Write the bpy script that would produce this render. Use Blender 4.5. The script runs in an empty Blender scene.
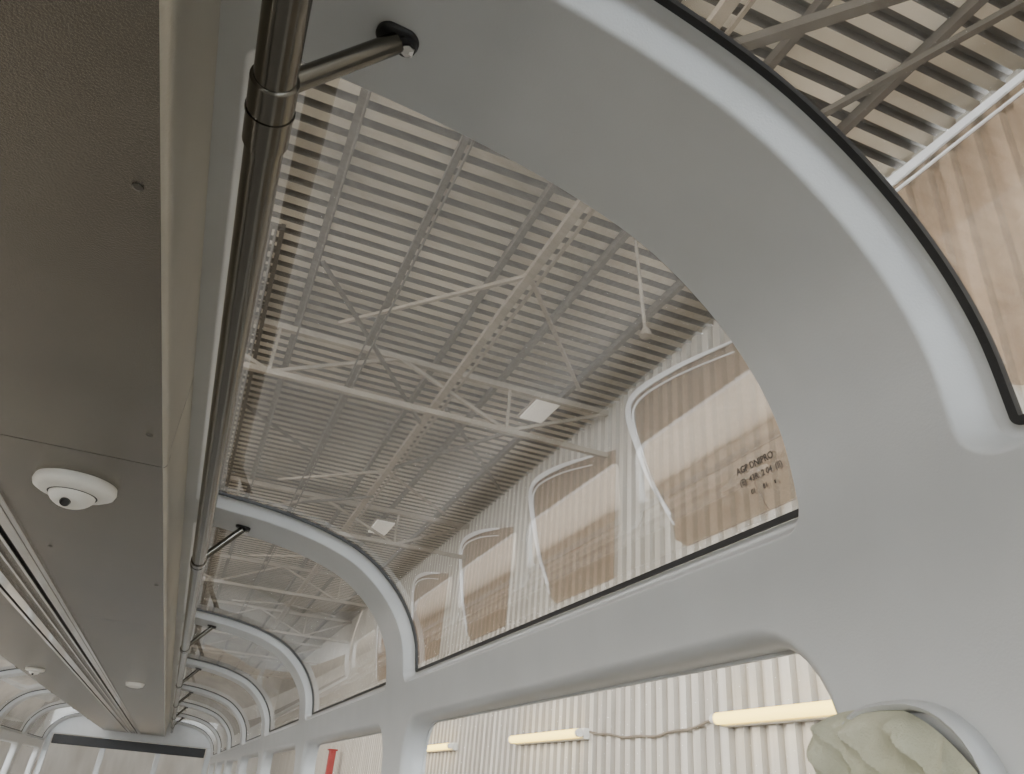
import bpy, bmesh, math, random
from mathutils import Vector, Matrix, noise
random.seed(3)
D=bpy.data; C=bpy.context
def link(o,parent=None):
    C.scene.collection.objects.link(o)
    if parent: o.parent=parent
    return o
def empty(name):
    return link(D.objects.new(name,None))
# ---------------- materials
def mat(name,col,rough=.5,metal=0,nscale=None,namt=.1,bump=0,bscale=200,spec=.5,col2=None,coat=0,stretch=None):
    m=D.materials.new(name); m.use_nodes=True; nt=m.node_tree; b=nt.nodes['Principled BSDF']
    b.inputs['Base Color'].default_value=(*col,1); b.inputs['Roughness'].default_value=rough
    b.inputs['Metallic'].default_value=metal
    b.inputs['Specular IOR Level'].default_value=spec
    b.inputs['Coat Weight'].default_value=coat
    tc=nt.nodes.new('ShaderNodeTexCoord')
    if nscale:
        n=nt.nodes.new('ShaderNodeTexNoise'); n.inputs['Scale'].default_value=nscale; n.inputs['Detail'].default_value=5
        src=tc.outputs['Object']
        if stretch:
            mp=nt.nodes.new('ShaderNodeMapping'); mp.inputs['Scale'].default_value=stretch
            nt.links.new(src,mp.inputs[0]); src=mp.outputs[0]
        nt.links.new(src,n.inputs['Vector'])
        r=nt.nodes.new('ShaderNodeMix'); r.data_type='RGBA'
        c2=col2 if col2 else tuple(c*(1-namt*2) for c in col)
        r.inputs[6].default_value=(*col,1); r.inputs[7].default_value=(*c2,1)
        mr=nt.nodes.new('ShaderNodeMapRange'); mr.inputs[1].default_value=.35; mr.inputs[2].default_value=.65
        nt.links.new(n.outputs['Fac'],mr.inputs[0]); nt.links.new(mr.outputs[0],r.inputs[0])
        nt.links.new(r.outputs[2],b.inputs['Base Color'])
    if bump:
        n2=nt.nodes.new('ShaderNodeTexNoise'); n2.inputs['Scale'].default_value=bscale; n2.inputs['Detail'].default_value=2
        nt.links.new(tc.outputs['Object'],n2.inputs['Vector'])
        bp=nt.nodes.new('ShaderNodeBump'); bp.inputs['Strength'].default_value=bump; bp.inputs['Distance'].default_value=.002
        nt.links.new(n2.outputs['Fac'],bp.inputs['Height']); nt.links.new(bp.outputs[0],b.inputs['Normal'])
    return m
def emat(name,col,s):
    m=D.materials.new(name); m.use_nodes=True; b=m.node_tree.nodes['Principled BSDF']
    b.inputs['Base Color'].default_value=(*col,1)
    b.inputs['Emission Color'].default_value=(*col,1); b.inputs['Emission Strength'].default_value=s
    return m
def glassmat(name,refl=.16,haze=.06,tint=(1,1,1),hcol=(.8,.8,.78),fk=.4,hz0=.35,hz1=.75,stretch=(1,1,1),nsc=2.5):
    m=D.materials.new(name); m.use_nodes=True; nt=m.node_tree; nt.nodes.clear()
    out=nt.nodes.new('ShaderNodeOutputMaterial'); t=nt.nodes.new('ShaderNodeBsdfTransparent')
    t.inputs[0].default_value=(*tint,1)
    g=nt.nodes.new('ShaderNodeBsdfGlossy'); g.inputs['Roughness'].default_value=.015
    d=nt.nodes.new('ShaderNodeBsdfDiffuse'); d.inputs[0].default_value=(*hcol,1)
    lw=nt.nodes.new('ShaderNodeLayerWeight'); lw.inputs[0].default_value=.35
    ma=nt.nodes.new('ShaderNodeMath'); ma.operation='MULTIPLY_ADD'; ma.inputs[1].default_value=fk; ma.inputs[2].default_value=refl*.5
    nt.links.new(lw.outputs['Fresnel'],ma.inputs[0])
    m1=nt.nodes.new('ShaderNodeMixShader'); nt.links.new(ma.outputs[0],m1.inputs[0])
    nt.links.new(t.outputs[0],m1.inputs[1]); nt.links.new(g.outputs[0],m1.inputs[2])
    tc=nt.nodes.new('ShaderNodeTexCoord'); n=nt.nodes.new('ShaderNodeTexNoise'); n.inputs['Scale'].default_value=nsc; n.inputs['Detail'].default_value=4
    mp=nt.nodes.new('ShaderNodeMapping'); mp.inputs['Scale'].default_value=stretch
    nt.links.new(tc.outputs['Object'],mp.inputs[0]); nt.links.new(mp.outputs[0],n.inputs['Vector'])
    mh=nt.nodes.new('ShaderNodeMapRange'); mh.interpolation_type='SMOOTHSTEP'; mh.inputs[1].default_value=hz0; mh.inputs[2].default_value=hz1; mh.inputs[3].default_value=haze*.4; mh.inputs[4].default_value=haze*2.2
    nt.links.new(n.outputs['Fac'],mh.inputs[0])
    m2=nt.nodes.new('ShaderNodeMixShader'); nt.links.new(mh.outputs[0],m2.inputs[0])
    nt.links.new(m1.outputs[0],m2.inputs[1]); nt.links.new(d.outputs[0],m2.inputs[2])
    nt.links.new(m2.outputs[0],out.inputs[0])
    return m
M_paint=mat('grey_gelcoat',(.56,.57,.57),.33,0,6,.03,.10,380,coat=.15)
M_ceil=mat('textured_ceiling_panel',(.23,.205,.165),.22,.85,3,.08,.6,420)
M_fascia=mat('fascia_paint',(.44,.41,.34),.35,.3,4,.05,.3,300)
M_black=mat('black_rubber',(.012,.012,.013),.5,0,30,.1)
M_chrome=mat('polished_aluminium',(.60,.58,.54),.16,1,10,.05)
M_rail=mat('satin_steel_tube',(.14,.13,.11),.2,.95,8,.06)
M_blackmetal=mat('black_bracket',(.03,.03,.032),.35,.3,20,.1)
M_slot=mat('diffuser_slot_dark',(.03,.03,.03),.6,0,20,.1)
M_glass=glassmat('panorama_glass',.15,.12,fk=.40,hcol=(.82,.80,.74),stretch=(1.2,.5,1.2),hz0=.36,hz1=.78,nsc=2.4)  # pale diffuse haze patches painted into the glass for its hazy reflections
M_glass2=glassmat('side_window_glass',.01,.01,fk=.03)
M_mark=mat('glass_print',(.02,.02,.02),.6,0,20,.1)
M_white=mat('white_plastic',(.80,.78,.72),.35,0,20,.03)
M_lens=mat('camera_lens',(.02,.02,.02),.1,0,20,.1,coat=1)
M_floor=mat('vinyl_floor',(.36,.36,.35),.5,0,30,.15)
M_hw=mat('corrugated_wall_sheet',(.68,.64,.57),.5,.05,1.2,.08,col2=(.50,.455,.39),stretch=(1,4,.25))
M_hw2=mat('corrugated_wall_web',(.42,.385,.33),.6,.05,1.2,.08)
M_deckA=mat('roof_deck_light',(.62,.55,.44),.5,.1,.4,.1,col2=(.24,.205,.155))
M_deckB=mat('roof_deck_shaded_web',(.065,.052,.038),.6,.1,1.5,.1)  # deck recesses coloured darker, adding shade to the stripes
M_steel=mat('truss_steel',(.28,.235,.18),.6,.1,3,.1)
M_purlin=mat('purlin_steel',(.08,.066,.05),.6,.1,3,.1)
M_conc=mat('hangar_concrete',(.50,.46,.40),.8,0,2,.06)
M_red=mat('red_vehicle_paint',(.36,.03,.025),.45,0,4,.1)
M_cloth=mat('olive_cloth',(.58,.57,.44),.8,0,9,.10,.5,500,col2=(.44,.44,.32))
M_lamp=emat('fluorescent_tube',(1,.74,.18),4.2)
M_panel=emat('skylight_panel_emit',(.9,.88,.82),.25)
M_refl_edge=mat('reflection_edge_white',(.97,.98,1.0),.3,0,5,.01)  # white edge of the reflections modelled on the hangar wall
M_brown=glassmat('reflection_brown_sheet',.03,.12,tint=(.76,.66,.57),hcol=(.40,.32,.25),fk=.08,hz0=.3,hz1=.8,nsc=1.2)  # brown inside of the reflections modelled on the hangar wall
# ---------------- builder
class B:
    def __init__(s): s.v=[];s.f=[];s.m=[]
    def add(s,vs,fs,mi=0):
        o=len(s.v); s.v+= [tuple(v) for v in vs]; s.f+=[tuple(i+o for i in f) for f in fs]; s.m+=[mi]*len(fs)
    def box(s,a,b,mi=0):
        x0,y0,z0=a;x1,y1,z1=b
        vs=[(x0,y0,z0),(x1,y0,z0),(x1,y1,z0),(x0,y1,z0),(x0,y0,z1),(x1,y0,z1),(x1,y1,z1),(x0,y1,z1)]
        s.add(vs,[(0,3,2,1),(4,5,6,7),(0,1,5,4),(1,2,6,5),(2,3,7,6),(3,0,4,7)],mi)
    def beam(s,p,q,w,h,mi=0):
        p=Vector(p);q=Vector(q);d=(q-p).normalized()
        up=Vector((0,0,1)) if abs(d.z)<.95 else Vector((1,0,0))
        a=d.cross(up).normalized(); b=a.cross(d)
        vs=[]
        for c in (p,q):
            for i,j in ((-1,-1),(1,-1),(1,1),(-1,1)): vs.append(c+a*w/2*i+b*h/2*j)
        s.add(vs,[(0,1,2,3),(7,6,5,4),(0,4,5,1),(1,5,6,2),(2,6,7,3),(3,7,4,0)],mi)
    def tube(s,pts,rad,n=16,mi=0,cap=True):
        pts=[Vector(p) for p in pts]; vs=[];prev=None
        for i,p in enumerate(pts):
            d=(pts[min(i+1,len(pts)-1)]-pts[max(i-1,0)]).normalized()
            if prev is None:
                up=Vector((0,0,1)) if abs(d.z)<.9 else Vector((1,0,0)); a=d.cross(up).normalized()
            else: a=(prev-d*prev.dot(d)).normalized()
            prev=a; b=d.cross(a); r=rad[i] if isinstance(rad,(list,tuple)) else rad
            for k in range(n):
                t=2*math.pi*k/n; vs.append(p+a*r*math.cos(t)+b*r*math.sin(t))
        fs=[]
        for i in range(len(pts)-1):
            for k in range(n): fs.append((i*n+k,i*n+(k+1)%n,(i+1)*n+(k+1)%n,(i+1)*n+k))
        if cap: fs.append(tuple(range(n-1,-1,-1))); fs.append(tuple((len(pts)-1)*n+k for k in range(n)))
        s.add(vs,fs,mi)
    def obj(s,name,mats,smooth=False,parent=None,bevel=0,merge=False,angle=50):
        me=D.meshes.new(name); me.from_pydata(s.v,[],s.f); 
        for m in mats: me.materials.append(m)
        for p,mi in zip(me.polygons,s.m): p.material_index=mi
        bm=bmesh.new(); bm.from_mesh(me)
        if merge: bmesh.ops.remove_doubles(bm,verts=bm.verts,dist=.0002)
        bmesh.ops.recalc_face_normals(bm,faces=bm.faces); bm.to_mesh(me); bm.free()
        if smooth: me.shade_smooth() if hasattr(me,'shade_smooth') else None
        if smooth:
            try: me.set_sharp_from_angle(angle=math.radians(angle))
            except Exception: pass
        o=D.objects.new(name,me); link(o,parent)
        if bevel:
            md=o.modifiers.new('bev','BEVEL'); md.width=bevel; md.segments=3
        return o
# ---------------- tram profile
CX=-.60; PITCH=1.97; Y0=.539; FL=-1.55
ctrl=[(-.29,.772),(-.15,.768),(0,.757),(.13,.742),(.28,.710),(.41,.660),(.51,.585),(.572,.51),(.611,.43),(.629,.336),(.640,.26),(.648,.19),(.66,0),(.665,-.4),(.665,-.8),(.665,-1.2),(.665,FL),(.665,FL-.3)]
dense=[]
for i in range(1,len(ctrl)-2):
    p0,p1,p2,p3=[Vector(c) for c in ctrl[i-1:i+3]]
    t0=0;t1=t0+(p1-p0).length**.5;t2=t1+(p2-p1).length**.5;t3=t2+(p3-p2).length**.5
    for k in range(24):
        t=t1+(t2-t1)*k/24
        A1=(t1-t)/(t1-t0)*p0+(t-t0)/(t1-t0)*p1;A2=(t2-t)/(t2-t1)*p1+(t-t1)/(t2-t1)*p2;A3=(t3-t)/(t3-t2)*p2+(t-t2)/(t3-t2)*p3
        B1=(t2-t)/(t2-t0)*A1+(t-t0)/(t2-t0)*A2;B2=(t3-t)/(t3-t1)*A2+(t-t1)/(t3-t1)*A3
        dense.append((t2-t)/(t2-t1)*B1+(t-t1)/(t2-t1)*B2)
dense.append(Vector(ctrl[-2]))
cum=[0]
for i in range(1,len(dense)): cum.append(cum[-1]+(dense[i]-dense[i-1]).length)
STOT=cum[-1]
import bisect
def P(s):
    s=min(max(s,0),STOT-1e-6); i=min(bisect.bisect_right(cum,s)-1,len(dense)-2)
    t=(s-cum[i])/(cum[i+1]-cum[i]); return dense[i].lerp(dense[i+1],t)
def W(s,y,off,side=1):
    p=P(s); d=(P(s+.012)-P(s-.012)).normalized()
    n=Vector((d.y,-d.x))
    if n.x>0 or (abs(n.x)<1e-4 and n.y>0): n=-n
    x=p.x+n.x*off; z=p.y+n.y*off
    if side<0: x=2*CX-x
    return Vector((x,y,z))
def s_at_z(z):
    for i in range(len(dense)):
        if dense[i].y<=z: return cum[i]
def s_at_x(x):
    for i in range(len(dense)):
        if dense[i].x>=x: return cum[i]
S_TOP=s_at_x(-.085); S_SILL=s_at_z(.336); S_MID=s_at_z(.262); S_LT=s_at_z(.196); S_LB=s_at_z(-.62)
def ring(oy0,oy1,os0,os1,r,nS,nY,k=8,d=0,fy0=1,fs1=1):
    pts=[]
    a0=d*fy0; a1=d; b0=d; b1=d*fs1
    def seg(a,b,n,kind):
        for i in range(n): pts.append((a[0]+(b[0]-a[0])*i/n,a[1]+(b[1]-a[1])*i/n,kind,i/n))
    def arc(cy,cs,t0,kind,ry,rs):
        for i in range(k):
            t=t0+math.pi/2*i/k; pts.append((cy+ry*math.cos(t),cs+rs*math.sin(t),kind,i/k))
    seg((oy0+r,os0-b0),(oy1-r,os0-b0),nY,'T'); arc(oy1-r,os0+r,-math.pi/2,'TR',r+a1,r+b0)
    seg((oy1+a1,os0+r),(oy1+a1,os1-r),nS,'R'); arc(oy1-r,os1-r,0,'BR',r+a1,r+b1)
    seg((oy1-r,os1+b1),(oy0+r,os1+b1),nY,'B'); arc(oy0+r,os1-r,math.pi/2,'BL',r+a0,r+b1)
    seg((oy0-a0,os1-r),(oy0-a0,os0+r),nS,'L'); arc(oy0+r,os0+r,math.pi,'TL',r+a0,r+b0)
    return pts
def outer(pts,y0,y1,s0,s1,lim):
    oy0,oy1,os0,os1,r=lim; out=[]
    for (y,s,kd,t) in pts:
        if kd=='T': out.append((y,s0))
        elif kd=='B': out.append((y,s1))
        elif kd=='R': out.append((y1,s))
        elif kd=='L': out.append((y0,s))
        else:
            cs={'TR':((oy1-r,s0),(y1,s0),(y1,os0+r)),'BR':((y1,os1-r),(y1,s1),(oy1-r,s1)),'BL':((oy0+r,s1),(y0,s1),(y0,os1-r)),'TL':((y0,os0+r),(y0,s0),(oy0+r,s0))}[kd]
            if t<.5: a,b,u=cs[0],cs[1],t*2
            else: a,b,u=cs[1],cs[2],t*2-1
            out.append((a[0]+(b[0]-a[0])*u,a[1]+(b[1]-a[1])*u))
    return out
def cell(bd,gk,side,y0,y1,s0,s1,oy0,oy1,os0,os1,r,prof,nS,nY,gw,fy0=1,fs1=1):
    R=[]
    for d,off in prof:
        pts=ring(oy0,oy1,os0,os1,r,nS,nY,d=d,fy0=fy0,fs1=fs1)
        R.append([W(p[1],p[0],off,side) for p in pts])
    o=outer(pts,y0,y1,s0,s1,(oy0,oy1,os0,os1,r))
    for fr in (.08,.5,1):
        R.append([W(p[1]+(q[1]-p[1])*fr,p[0]+(q[0]-p[0])*fr,prof[-1][1],side) for p,q in zip(pts,o)])
    n=len(pts); vs=[v for rr in R for v in rr]
    fs=[(i*n+k,i*n+(k+1)%n,(i+1)*n+(k+1)%n,(i+1)*n+k) for i in range(len(R)-1) for k in range(n)]
    bd.add(vs,fs)
    a=ring(oy0,oy1,os0,os1,r,nS,nY); b=ring(oy0+gw,oy1-gw,os0+gw,os1-gw,max(r-gw,.002),nS,nY)
    o0=prof[0][1]
    va=[W(p[1],p[0],o0+.001,side) for p in a]+[W(p[1],p[0],o0+.004,side) for p in a]+[W(p[1],p[0],o0+.004,side) for p in b]+[W(p[1],p[0],o0-.004,side) for p in b]
    gk.add(va,[(i*n+k,i*n+(k+1)%n,(i+1)*n+(k+1)%n,(i+1)*n+k) for i in range(3) for k in range(n)])
def pane(side,oy0,oy1,os0,os1,off,name,m,parent,nS=40):
    b=B(); vs=[];fs=[]; nY=4
    for i in range(nS+1):
        for j in range(nY+1): vs.append(W(os0+(os1-os0)*i/nS,oy0+(oy1-oy0)*j/nY,off,side))
    for i in range(nS):
        for j in range(nY): a=i*(nY+1)+j; fs.append((a,a+1,a+nY+2,a+nY+1))
    b.add(vs,fs); return b.obj(name,[m],smooth=True,parent=parent)
profU=[(0,.002),(.006,.002),(.0135,.003),(.0145,.0036),(.0160,.0055),(.0205,.0125),(.0310,.0300),(.0325,.0325),(.0340,.0345),(.0360,.0357),(.0375,.036),(.0395,.036)]
profL=[(0,-.03),(.001,.0),(.004,.018),(.010,.029),(.016,.034),(.020,.036),(.023,.036)]
I0,I1=-2,7
wn=0
for side,nm in ((1,'right'),(-1,'left')):
    bd=B()
    for i in range(I0,I1):
        y0=Y0+PITCH*i; y1=y0+PITCH
        wn+=1; wroot=empty('window_%d'%wn)
        g=B()
        cell(bd,g,side,y0,y1,0,S_MID,y0+.131,y1-.131,S_TOP,S_SILL,.010,profU,48,6,.0085,fy0=.5,fs1=.75)
        g2=B(); cell(bd,g2,side,y0,y1,S_MID,STOT,y0+.131,y1-.131,S_LT,S_LB,.11,profL,16,6,.004)
        g.obj('rubber_gasket',[M_black],parent=wroot); g2.obj('lower_seal',[M_paint],parent=wroot)
        pane(side,y0+.134,y1-.134,S_TOP+.003,S_SILL-.003,0,'upper_pane',M_glass,wroot)
        pane(side,y0+.12,y1-.12,S_LT-.01,S_LB+.01,-.034,'lower_pane',M_glass2,wroot,10)
    o=bd.obj('wall_'+nm,[M_paint],smooth=True,merge=True,angle=60)
YA=Y0+PITCH*I0; YB=Y0+PITCH*I1
b=B(); b.box((2*CX+.15-.02,YA,.80),(-.15+.02,YB,.82)); b.obj('tram_roof',[M_paint])
b=B(); b.box((2*CX-.665,YA,FL-.06),(.665,YB,FL)); b.obj('floor',[M_floor])
# ---------------- ceiling duct panels
root=empty('ceiling')
b=B(); HC=.526; xr=-.147; xl=2*CX-xr; sx0,sx1=-.70,-.50
seam0=1.556
k0=-3
def ductprofile(side):
    pts=[(sx1,HC)]
    r=.010
    pts.append((xr-r-.004,HC)); 
    for i in range(1,6):
        t=math.pi/2*i/5; pts.append((xr-r+r*math.sin(t),HC+r-r*math.cos(t)))
    pts+= [(xr,HC+.028),(xr-.004,HC+.032),(xr-.004,.79)]
    if side<0: pts=[(2*CX-x,z) for x,z in pts]
    return pts
for side in (1,-1):
    pr=ductprofile(side)
    for k in range(k0,7):
        ya=seam0+PITCH*k+.0015; yb=ya+PITCH-.003
        n=len(pr); vs=[(x,ya,z) for x,z in pr]+[(x,ya+.003,z) for x,z in pr]+[(x,yb,z) for x,z in pr]
        b.add(vs,[(i,i+1,n+i+1,n+i) for i in range(n-1)],0)
        b.add(vs,[(n+i,n+i+1,2*n+i+1,2*n+i) for i in range(0,2)],0)
        b.add(vs,[(n+i,n+i+1,2*n+i+1,2*n+i) for i in range(2,n-1)],1)
b.obj('duct_panels',[M_ceil,M_fascia],smooth=True,parent=root)
b=B(); b.box((xl+.012,YA,HC+.006),(xr-.012,YB,HC+.012)); b.obj('duct_backing',[M_slot],parent=root)
b=B()
def lb(x0,x1,z0,z1,mi): b.box((x0,YA,z0),(x1,YB,z1),mi)
lb(-.512,-.498,HC-.006,HC+.004,0); lb(-.702,-.688,HC-.006,HC+.004,0)
lb(-.548,-.518,HC-.002,HC+.004,0); lb(-.682,-.652,HC-.002,HC+.004,0)
lb(-.640,-.560,HC+.001,HC+.005,2)
lb(-.565,-.556,HC-.010,HC+.004,0); lb(-.644,-.635,HC-.010,HC+.004,0)
lb(-.604,-.596,HC-.006,HC+.004,0)
b.obj('air_diffuser_rail',[M_chrome,M_slot,M_ceil],parent=root,bevel=.0015)
b=B()
for (x,y) in ((-.176,.704),(-.176,1.40),(-.176,2.7),(-.45,2.4),(-.45,.8)):
    b.tube([(x,y,HC+.001),(x,y,HC-.0012),(x,y,HC-.002)],[.0065,.006,.003],12)
b.obj('screws',[M_rail],parent=root)
def dome(name,x,y,sc):
    r=empty(name)
    b=B(); prof=[(.080,0),(.082,-.010),(.079,-.018),(.068,-.024),(.052,-.027),(.048,-.0275)]
    b.tube([(x,y,HC-.0005+z*sc) for _,z in prof],[q*sc for q,_ in prof],40); b.obj('housing',[M_white],smooth=True,parent=r)
    b=B(); pts=[];rr=[]
    for i in range(9):
        t=math.pi/2*i/8; pts.append((x,y,HC-.026*sc-.030*sc*math.sin(t))); rr.append(max(.046*sc*math.cos(t),.0005))
    b.tube(pts,rr,32); b.obj('ball',[M_white],smooth=True,parent=r)
    b=B(); b.tube([(x,y,HC-.0265*sc),(x,y,HC-.0285*sc)],[.050*sc,.0485*sc],40); b.obj('gap_ring',[M_slot],smooth=True,parent=r)
    b=B(); d=Vector((-.12,-.62,-.75)).normalized(); c=Vector((x,y,HC-.026*sc))+Vector((0,-.006,0))*sc
    b.tube([c+d*.030*sc,c+d*.036*sc,c+d*.037*sc],[.011*sc,.010*sc,.007*sc],20); b.obj('lens',[M_lens],smooth=True,parent=r)
dome('dome_security_camera',-.326,1.765,1); dome('dome_security_camera.001',-.93,5.9,.7)
b=B(); b.tube([(-.34,6.06,HC),(-.34,6.06,HC-.02),(-.34,6.06,HC-.03)],[.06,.055,.03],24); b.obj('smoke_detector',[M_white],smooth=True)
# ---------------- hand rails
def handrail(name,side):
    r=empty(name); sx=lambda x: x if side>0 else 2*CX-x
    RX,RZ,RR=-.068,.59,.0205
    b=B(); b.tube([(sx(RX),YA+.3,RZ),(sx(RX),YB-.3,RZ)],RR,28); b.obj('tube',[M_rail],smooth=True,parent=r)
    b=B();bb=B();bc=B()
    for i in range(I0+1,I1):
        yc=Y0+PITCH*i
        b.tube([(sx(RX),yc+.020,RZ),(sx(RX),yc+.022,RZ),(sx(RX),yc+.108,RZ),(sx(RX),yc+.11,RZ)],[RR+.0005,RR+.003,RR+.003,RR+.0005],28)
        b.tube([(sx(RX),yc+.062,RZ),(sx(RX),yc+.065,RZ)],[RR+.0042]*2,28)
        s=s_at_x(.034); q=W(s,yc+.028,.036,side); q2=W(s,yc+.028,.046,side)
        b.tube([(sx(RX),yc+.036,RZ),q2],.0115,16)
        dirs=(W(s+.02,yc,.034,side)-W(s-.02,yc,.034,side)).normalized(); yv=Vector((0,1,0)); nv=(q2-q).normalized()
        ring_=[]
        for t in range(32):
            a=2*math.pi*t/32; ring_.append((dirs*(.016*math.cos(a)+(.008 if math.cos(a)>0 else -.008))+yv*.016*math.sin(a)))
        vs=[q+v for v in ring_]+[q+nv*.004+v for v in ring_]+[q+nv*.006+v*.9 for v in ring_]
        bb.add(vs,[(j*32+t,j*32+(t+1)%32,(j+1)*32+(t+1)%32,(j+1)*32+t) for j in range(2) for t in range(32)]+[tuple(64+t for t in range(32))])
        c=q+dirs*.011
        bb.tube([c+nv*.005,c+nv*.011],[.0125,.0115],20)
        c=q+dirs*.014
        bc.tube([c+nv*.010,c+nv*.0145,c+nv*.0155],[.0085,.008,.003],6)
    b.obj('sleeves_and_arms',[M_rail],smooth=True,parent=r); bb.obj('base_plates',[M_blackmetal],smooth=True,parent=r); bc.obj('bolts',[M_chrome],parent=r)
handrail('grab_rail',1); handrail('grab_rail.001',-1)
# ---------------- glass print
r=empty('glass_marking')
def txt(t,y,z,size):
    cu=D.curves.new('print','FONT'); cu.body=t; cu.size=size; cu.align_x='CENTER'; cu.extrude=.0001; cu.offset=.0003
    cu.materials.append(M_mark); o=D.objects.new('print_line',cu); link(o,r)
    s=s_at_z(z); p=W(s,y,.0035,1); tz=(W(s-.01,y,0)-W(s+.01,y,0)).normalized(); tx=Vector((0,-1,0)); tn=tx.cross(tz)
    o.matrix_world=Matrix(((tx.x,tz.x,tn.x,p.x),(tx.y,tz.y,tn.y,p.y),(tx.z,tz.z,tn.z,p.z),(0,0,0,1)))
txt('AGP DNIPRO',.744,.418,.0125); txt('(E)  43R  2 04  (II)',.738,.402,.0115); txt('01      81     s',.738,.386,.009)
# ---------------- cloth in a moulded pocket
r=empty('cloth_bundle_in_pocket')
def rr(y0,y1,z0,z1,rad,n=10):
    o=[]
    for cy,cz,t0 in ((y1-rad,z1-rad,0),(y0+rad,z1-rad,90),(y0+rad,z0+rad,180),(y1-rad,z0+rad,270)):
        for i in range(n+1):
            t=math.radians(t0+90*i/n); o.append((cy+rad*math.cos(t),cz+rad*math.sin(t)))
    return o
b=B(); secs=[(.626,0),(.608,.001),(.601,.003),(.5985,.006),(.601,.009),(.625,.012)]
N=44; vs=[]
for x,ins in secs:
    vs+=[(x,y,z) for y,z in rr(.478+ins,.672-ins,-.42+ins,.116-ins,.085-ins)]
b.add(vs,[(i*N+k,i*N+(k+1)%N,(i+1)*N+(k+1)%N,(i+1)*N+k) for i in range(len(secs)-1) for k in range(N)])
b.obj('moulded_rim',[M_paint],smooth=True,parent=r)
b=B(); nu,nv=150,200; vs=[]
for j in range(nv+1):
    for i in range(nu+1):
        u=i/nu; v=j/nv; y=.500+.178*u; top=.110-.055*max(0,1-u*2.0)**2-.010*max(0,(u-.70)*3.3)**2
        z=top-.48*v
        e=min(1,min(u,1-u)*12)*min(1,v*30); e=math.sin(e*math.pi/2)
        a=(u*1.0+v*1.6); w=noise.noise(Vector((u*2,v*5,.3)))*.5
        f1=math.sin((a*2.4+w)*math.pi*2); f1=1-abs(f1)**.7
        f2=noise.noise(Vector((u*2.5+v*4,v*13-u*7,2.)))
        sw=math.exp(-((v*5-.25-.9*(u-.5)**2)**2)*20)
        nz=f1*.009+f2*.017+sw*.012
        vs.append((.610-e*(.007+nz),y+e*.008*f2,z+e*noise.noise(Vector((u*5,v*6,9)))*.008))
fs=[(j*(nu+1)+i,j*(nu+1)+i+1,(j+1)*(nu+1)+i+1,(j+1)*(nu+1)+i) for j in range(nv) for i in range(nu)]
b.add(vs,fs); b.obj('crumpled_cloth',[M_cloth],smooth=True,parent=r)
# ---------------- tram end bulkhead
b=B(); x0,x1=2*CX-.60,.60
b.box((x0,YB,FL),(x1,YB+.05,-.45)); b.box((x0,YB,.42),(x1,YB+.05,.80)); 
for x in (x0,-1.02,-.22,x1-.08): b.box((x,YB,-.45),(x+.08,YB+.05,.42))
b.obj('wall_front',[M_paint],bevel=.01)
b=B(); b.box((x0+.1,YB-.08,.28),(x1-.1,YB,.41)); b.obj('destination_display',[M_black],bevel=.01)
b=B(); b.box((x0,YA-.05,FL),(x1,YA,.80)); b.obj('wall_back',[M_paint])
# ---------------- hangar
HW=4.6; HR=5.15; HF=FL-.45; HY0,HY1=-14,46
b=B(); pit=.22; y=HY0
vs=[];pts=[]
while y<HY1:
    pts+=[(y,0),(y+.10,0),(y+.125,.05),(y+.195,.05)]; y+=pit
for (yy,d) in pts: vs+= [(HW+d,yy,HF),(HW+d,yy,HR)]
for i in range(len(pts)-1):
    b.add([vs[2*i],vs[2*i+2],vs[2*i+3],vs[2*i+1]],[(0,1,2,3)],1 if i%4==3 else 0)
b.obj('hangar_wall_right',[M_hw,M_hw2])
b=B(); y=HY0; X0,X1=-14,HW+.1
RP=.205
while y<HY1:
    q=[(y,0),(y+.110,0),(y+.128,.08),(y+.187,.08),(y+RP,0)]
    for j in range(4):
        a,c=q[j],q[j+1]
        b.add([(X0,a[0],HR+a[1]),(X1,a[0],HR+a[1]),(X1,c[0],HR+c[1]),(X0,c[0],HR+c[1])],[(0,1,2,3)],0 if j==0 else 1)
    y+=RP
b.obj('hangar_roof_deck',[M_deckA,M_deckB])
b=B(); b.box((-14,HY0,HF-.1),(HW+.1,HY1,HF)); b.obj('hangar_floor',[M_conc])
b=B()
x=-12.9
while x<HW: b.box((x-.03,HY0,HR-.10),(x+.03,HY1,HR-.002)); x+=.93
b.obj('roof_purlins',[M_purlin])
tr=B()
for yt in [-9.4,-3.4,8.6,14.6,20.6,26.6,32.6,38.6]:
    zt,zb=HR-.15,HR-.80
    tr.beam((-14,yt,zt),(HW-.05,yt,zt),.08,.08); tr.beam((-14,yt,zb),(HW-.05,yt,zb),.07,.07)
    x=-14; s=0
    while x<HW-.5:
        xn=min(x+1.55,HW-.05)
        tr.beam((x,yt,zb if s%2 else zt),(xn,yt,zt if s%2 else zb),.045,.045)
        if s%2==0: tr.beam((xn,yt,zb),(xn,yt,zt),.035,.035)
        x=xn; s+=1
for x in (-6,-2.0):
    tr.beam((x,HY0,HR-.80),(x,HY1,HR-.80),.09,.07)
tr.beam((2.15,HY0,HR-.45),(2.15,HY1,HR-.45),.09,.07); tr.beam((2.30,HY0,HR-.40),(2.30,HY1,HR-.40),.03,.03)
for yt in [2.6,8.6,14.6,20.6]:
    tr.beam((2.15,yt+3.2,HR-.45),(3.9,yt+5.6,HR-.12),.04,.04); tr.beam((2.15,yt+3.2,HR-.45),(.6,yt+5.6,HR-.12),.04,.04)
tr.beam((1.6,3.9,HR-.2),(3.36,1.98,HR-.2),.08,.08,1); tr.beam((3.0,4.2,HR-.25),(4.2,1.2,HR-.25),.05,.05,1)
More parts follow.
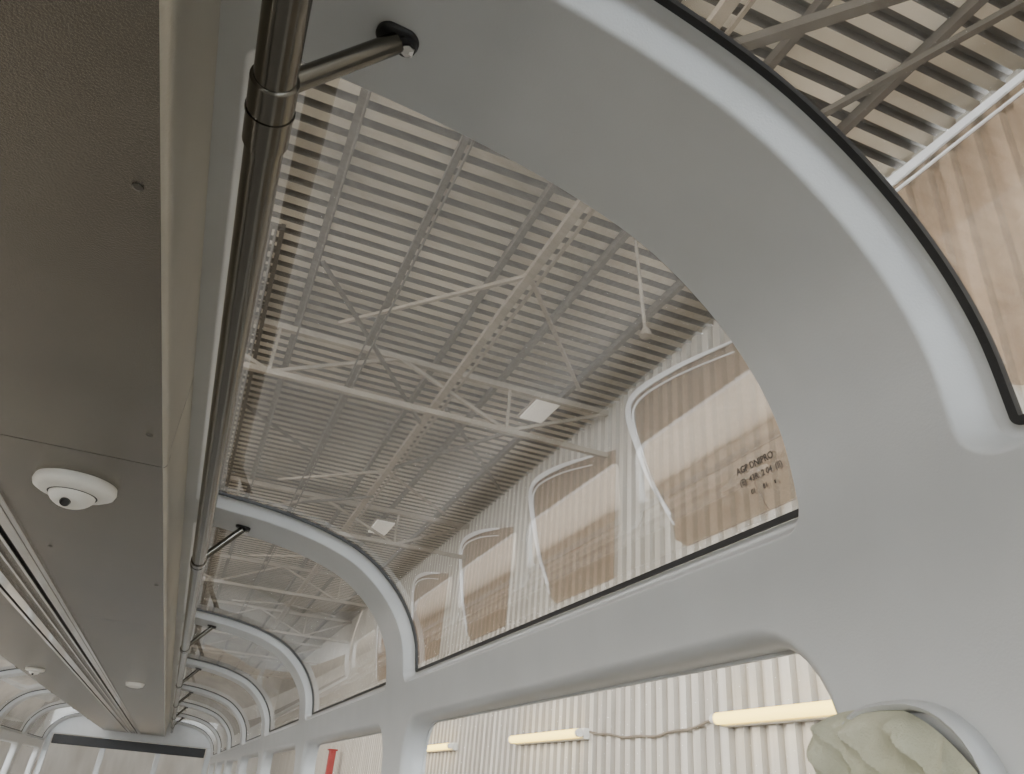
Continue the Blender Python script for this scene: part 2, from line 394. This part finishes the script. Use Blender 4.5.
for (p,q) in (((.2,7.0,HR-.16),(2.1,9.6,HR-.5)),((2.3,9.0,HR-.5),(4.3,12.2,HR-.16)),((-1.5,8.6,HR-.7),(.9,12.3,HR-.2)),((2.2,13.0,HR-.5),(.2,16,HR-.2)),((3.2,8.6,HR-.75),(2.2,11.6,HR-.45))):
    tr.beam(p,q,.04,.04,1)
tr.obj('roof_truss',[M_steel,M_purlin])
b=B()
for x in (-.55,-.25): b.beam((x,6,HR-.62),(x,40,HR-.62),.04,.07)
y=6
while y<40: b.beam((-.55,y,HR-.62),(-.25,y,HR-.62),.03,.02); y+=.35
for k in range(5):
    pts=[(-.5+.05*k,6+i*.8,HR-.58+.03*math.sin(i*1.7+k)-.02*k) for i in range(42)]
    b.tube(pts,.012,6)
for k,(x,z) in enumerate(((.15,.5),(.9,.62),(1.0,.60))):
    b.tube([(x,HY0+3+i*2,HR-z-.05*math.sin(i*.9+k)) for i in range(28)],.012,6)
b.obj('cable_tray',[M_purlin])
r=empty('pendant_lamp')
b=B(); b.tube([(3.05,5.25,HR),(3.14,5.22,4.05)],.018,8); b.tube([(3.12,5.34,HR),(3.17,5.27,4.05)],.010,8); b.tube([(3.15,5.22,4.05),(3.15,5.22,4.0),(3.15,5.22,3.96)],[.03,.05,.06],16)
b.obj('rod',[M_steel],parent=r)
for n_,(x,y,sx_,sy_) in enumerate(((3.68,9.0,.34,.7),(2.97,15.8,.38,.9),(-3,9,.8,2))):
    rr_=empty('ceiling_light_panel' if n_==0 else 'ceiling_light_panel.%03d'%n_)
    b=B(); b.box((x-sx_/2,y-sy_/2,HR-.16),(x+sx_/2,y+sy_/2,HR-.13)); b.obj('panel',[M_panel],parent=rr_)
    b=B(); b.box((x-sx_/2-.03,y-sy_/2-.03,HR-.13),(x+sx_/2+.03,y+sy_/2+.03,HR-.10)); b.obj('frame',[M_steel],parent=rr_)
for n_,(ya,yb) in enumerate([(4.7,6.2),(9.0,11.1),(14,16)]):
    r=empty('fluorescent_lamp' if n_==0 else 'fluorescent_lamp.%03d'%n_)
    x=HW-.14
    b=B(); b.box((x+.05,ya-.05,.78),(HW-.003,yb+.05,.90)); b.obj('housing',[M_white],parent=r,bevel=.01)
    b=B(); b.tube([(x,ya,.84),(x,yb,.84)],.050,16); b.obj('tube',[M_lamp],smooth=True,parent=r)
    b=B(); b.tube([(x,ya-.06,.84),(x,ya,.84)],.048,16); b.tube([(x,yb,.84),(x,yb+.06,.84)],.048,16); b.obj('end_caps',[M_white],smooth=True,parent=r)
    if n_==0:
        b=B(); pts=[(HW-.03,6.3+2.6*t,.86-.10*math.sin(math.pi*t)+.01*math.sin(t*25)) for t in [i/24 for i in range(25)]]
        b.tube(pts,.013,8); b.obj('cable',[M_steel],smooth=True,parent=r)
def strip(b,path,x,w0,w1):
    vs=[]
    n=len(path)
    for i,p in enumerate(path):
        a=Vector(path[max(i-1,0)]);c=Vector(path[min(i+1,n-1)]); d=(c-a).normalized(); nn=Vector((-d.y,d.x))
        p=Vector(p); t=w0+(w1-w0)*math.sin(math.pi*min(1,(i+.5)/n))
        A=p-nn*t/2; Bq=p+nn*t/2
        vs+=[(x+.02,A.x,A.y),(x,A.x,A.y),(x,Bq.x,Bq.y),(x+.02,Bq.x,Bq.y)]
    b.add(vs,[(4*i+j,4*i+j+1,4*i+j+5,4*i+j+4) for i in range(n-1) for j in range(3)])
def smoothp(P_,n=8):
    P_=[Vector(p) for p in P_]; P_=[P_[0]*2-P_[1]]+P_+[P_[-1]*2-P_[-2]]; o=[]
    for i in range(1,len(P_)-2):
        for k in range(n):
            t=k/n; a,b_,c,d=P_[i-1:i+3]
            o.append(.5*((2*b_)+(-a+c)*t+(2*a-5*b_+4*c-d)*t*t+(-a+3*b_-3*c+d)*t**3))
    o.append(P_[-2]); return o
def refl_shape(k,yc,dz,pts):  # tram-glass reflections modelled as pale strips and brown sheets on the wall
    r=empty('reflection_shape' if k==0 else 'reflection_shape.%03d'%k)
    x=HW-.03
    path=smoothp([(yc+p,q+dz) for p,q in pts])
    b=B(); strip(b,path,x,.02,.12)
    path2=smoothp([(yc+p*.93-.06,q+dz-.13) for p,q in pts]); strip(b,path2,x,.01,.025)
    b.obj('reflection_edge',[M_refl_edge],smooth=False,parent=r)
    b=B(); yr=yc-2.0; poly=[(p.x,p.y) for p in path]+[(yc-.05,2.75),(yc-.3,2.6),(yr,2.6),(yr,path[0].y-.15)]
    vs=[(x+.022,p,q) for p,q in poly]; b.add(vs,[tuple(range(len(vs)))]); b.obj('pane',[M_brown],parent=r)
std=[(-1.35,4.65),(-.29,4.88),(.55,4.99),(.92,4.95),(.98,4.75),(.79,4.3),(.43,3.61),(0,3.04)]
refl_shape(0,3.0,0,[(-2.2,5.02),(-.8,5.03),(.2,5.04),(.75,5.02),(.9,4.8),(.75,4.3),(.43,3.61),(0,3.04)])
for k,(yc,dz) in enumerate([(7.07,0),(10.4,-.12),(14.1,-.18),(17.8,-.2),(21.5,-.2)]): refl_shape(k+1,yc,dz,std)
b=B(); b.box((-14.2,HY0,HF),(-14,HY1,HR)); b.obj('hangar_wall_left',[M_hw])
b=B(); b.box((-14.2,HY1,HF),(HW+.1,HY1+.2,HR)); b.obj('hangar_wall_end',[M_hw])
for n_,(x,y) in enumerate(((4.3,16.4),(4.3,24.5))):
    b=B(); b.box((x-.09,y-.09,HF),(x+.09,y+.09,1.0)); b.box((x-.2,y-.2,HF),(x+.2,y+.2,HF+.03)); b.box((x-.13,y-.13,1.0),(x+.13,y+.13,1.04))
    b.obj('red_post' if n_==0 else 'red_post.%03d'%n_,[M_red],bevel=.01)
# ---------------- lights
w=D.worlds.new('World'); C.scene.world=w; w.use_nodes=True
bg=w.node_tree.nodes['Background']; bg.inputs[0].default_value=(.83,.92,1,1); bg.inputs[1].default_value=16
def area(name,loc,rot,sx_,sy_,e,col=(1,1,1)):
    l=D.lights.new(name,'AREA'); l.shape='RECTANGLE'; l.size=sx_; l.size_y=sy_; l.energy=e; l.color=col
    o=D.objects.new(name,l); link(o); o.location=loc; o.rotation_euler=rot
area('hangar_fill_light',(-4.5,8,HR-.3),(0,math.radians(-25),0),3,36,2800,(1,.98,.95))  # unseen area light added under the closed roof to fill the hangar
area('hangar_fill_light.001',(-13.8,10,3.6),(0,math.radians(-90),0),2.2,44,4800,(1,.97,.92))  # unseen area light added along the left wall for roof and right wall
# ---------------- camera
dX=Vector((.9228,.2479,.2948));dY=Vector((-.3767,.4212,.8250));dZ=Vector((.0805,-.8725,.4819))
right=Vector((dX.x,dY.x,dZ.x)).normalized(); back=-Vector((dX.z,dY.z,dZ.z)).normalized(); up=back.cross(right).normalized(); right=up.cross(back)
cam=D.cameras.new('camera'); co=D.objects.new('camera',cam); link(co); cam.lens=760/1024*36; cam.sensor_width=36; cam.clip_start=.02; cam.clip_end=200
co.matrix_world=Matrix(((right.x,up.x,back.x,0),(right.y,up.y,back.y,0),(right.z,up.z,back.z,0),(0,0,0,1)))
C.scene.camera=co
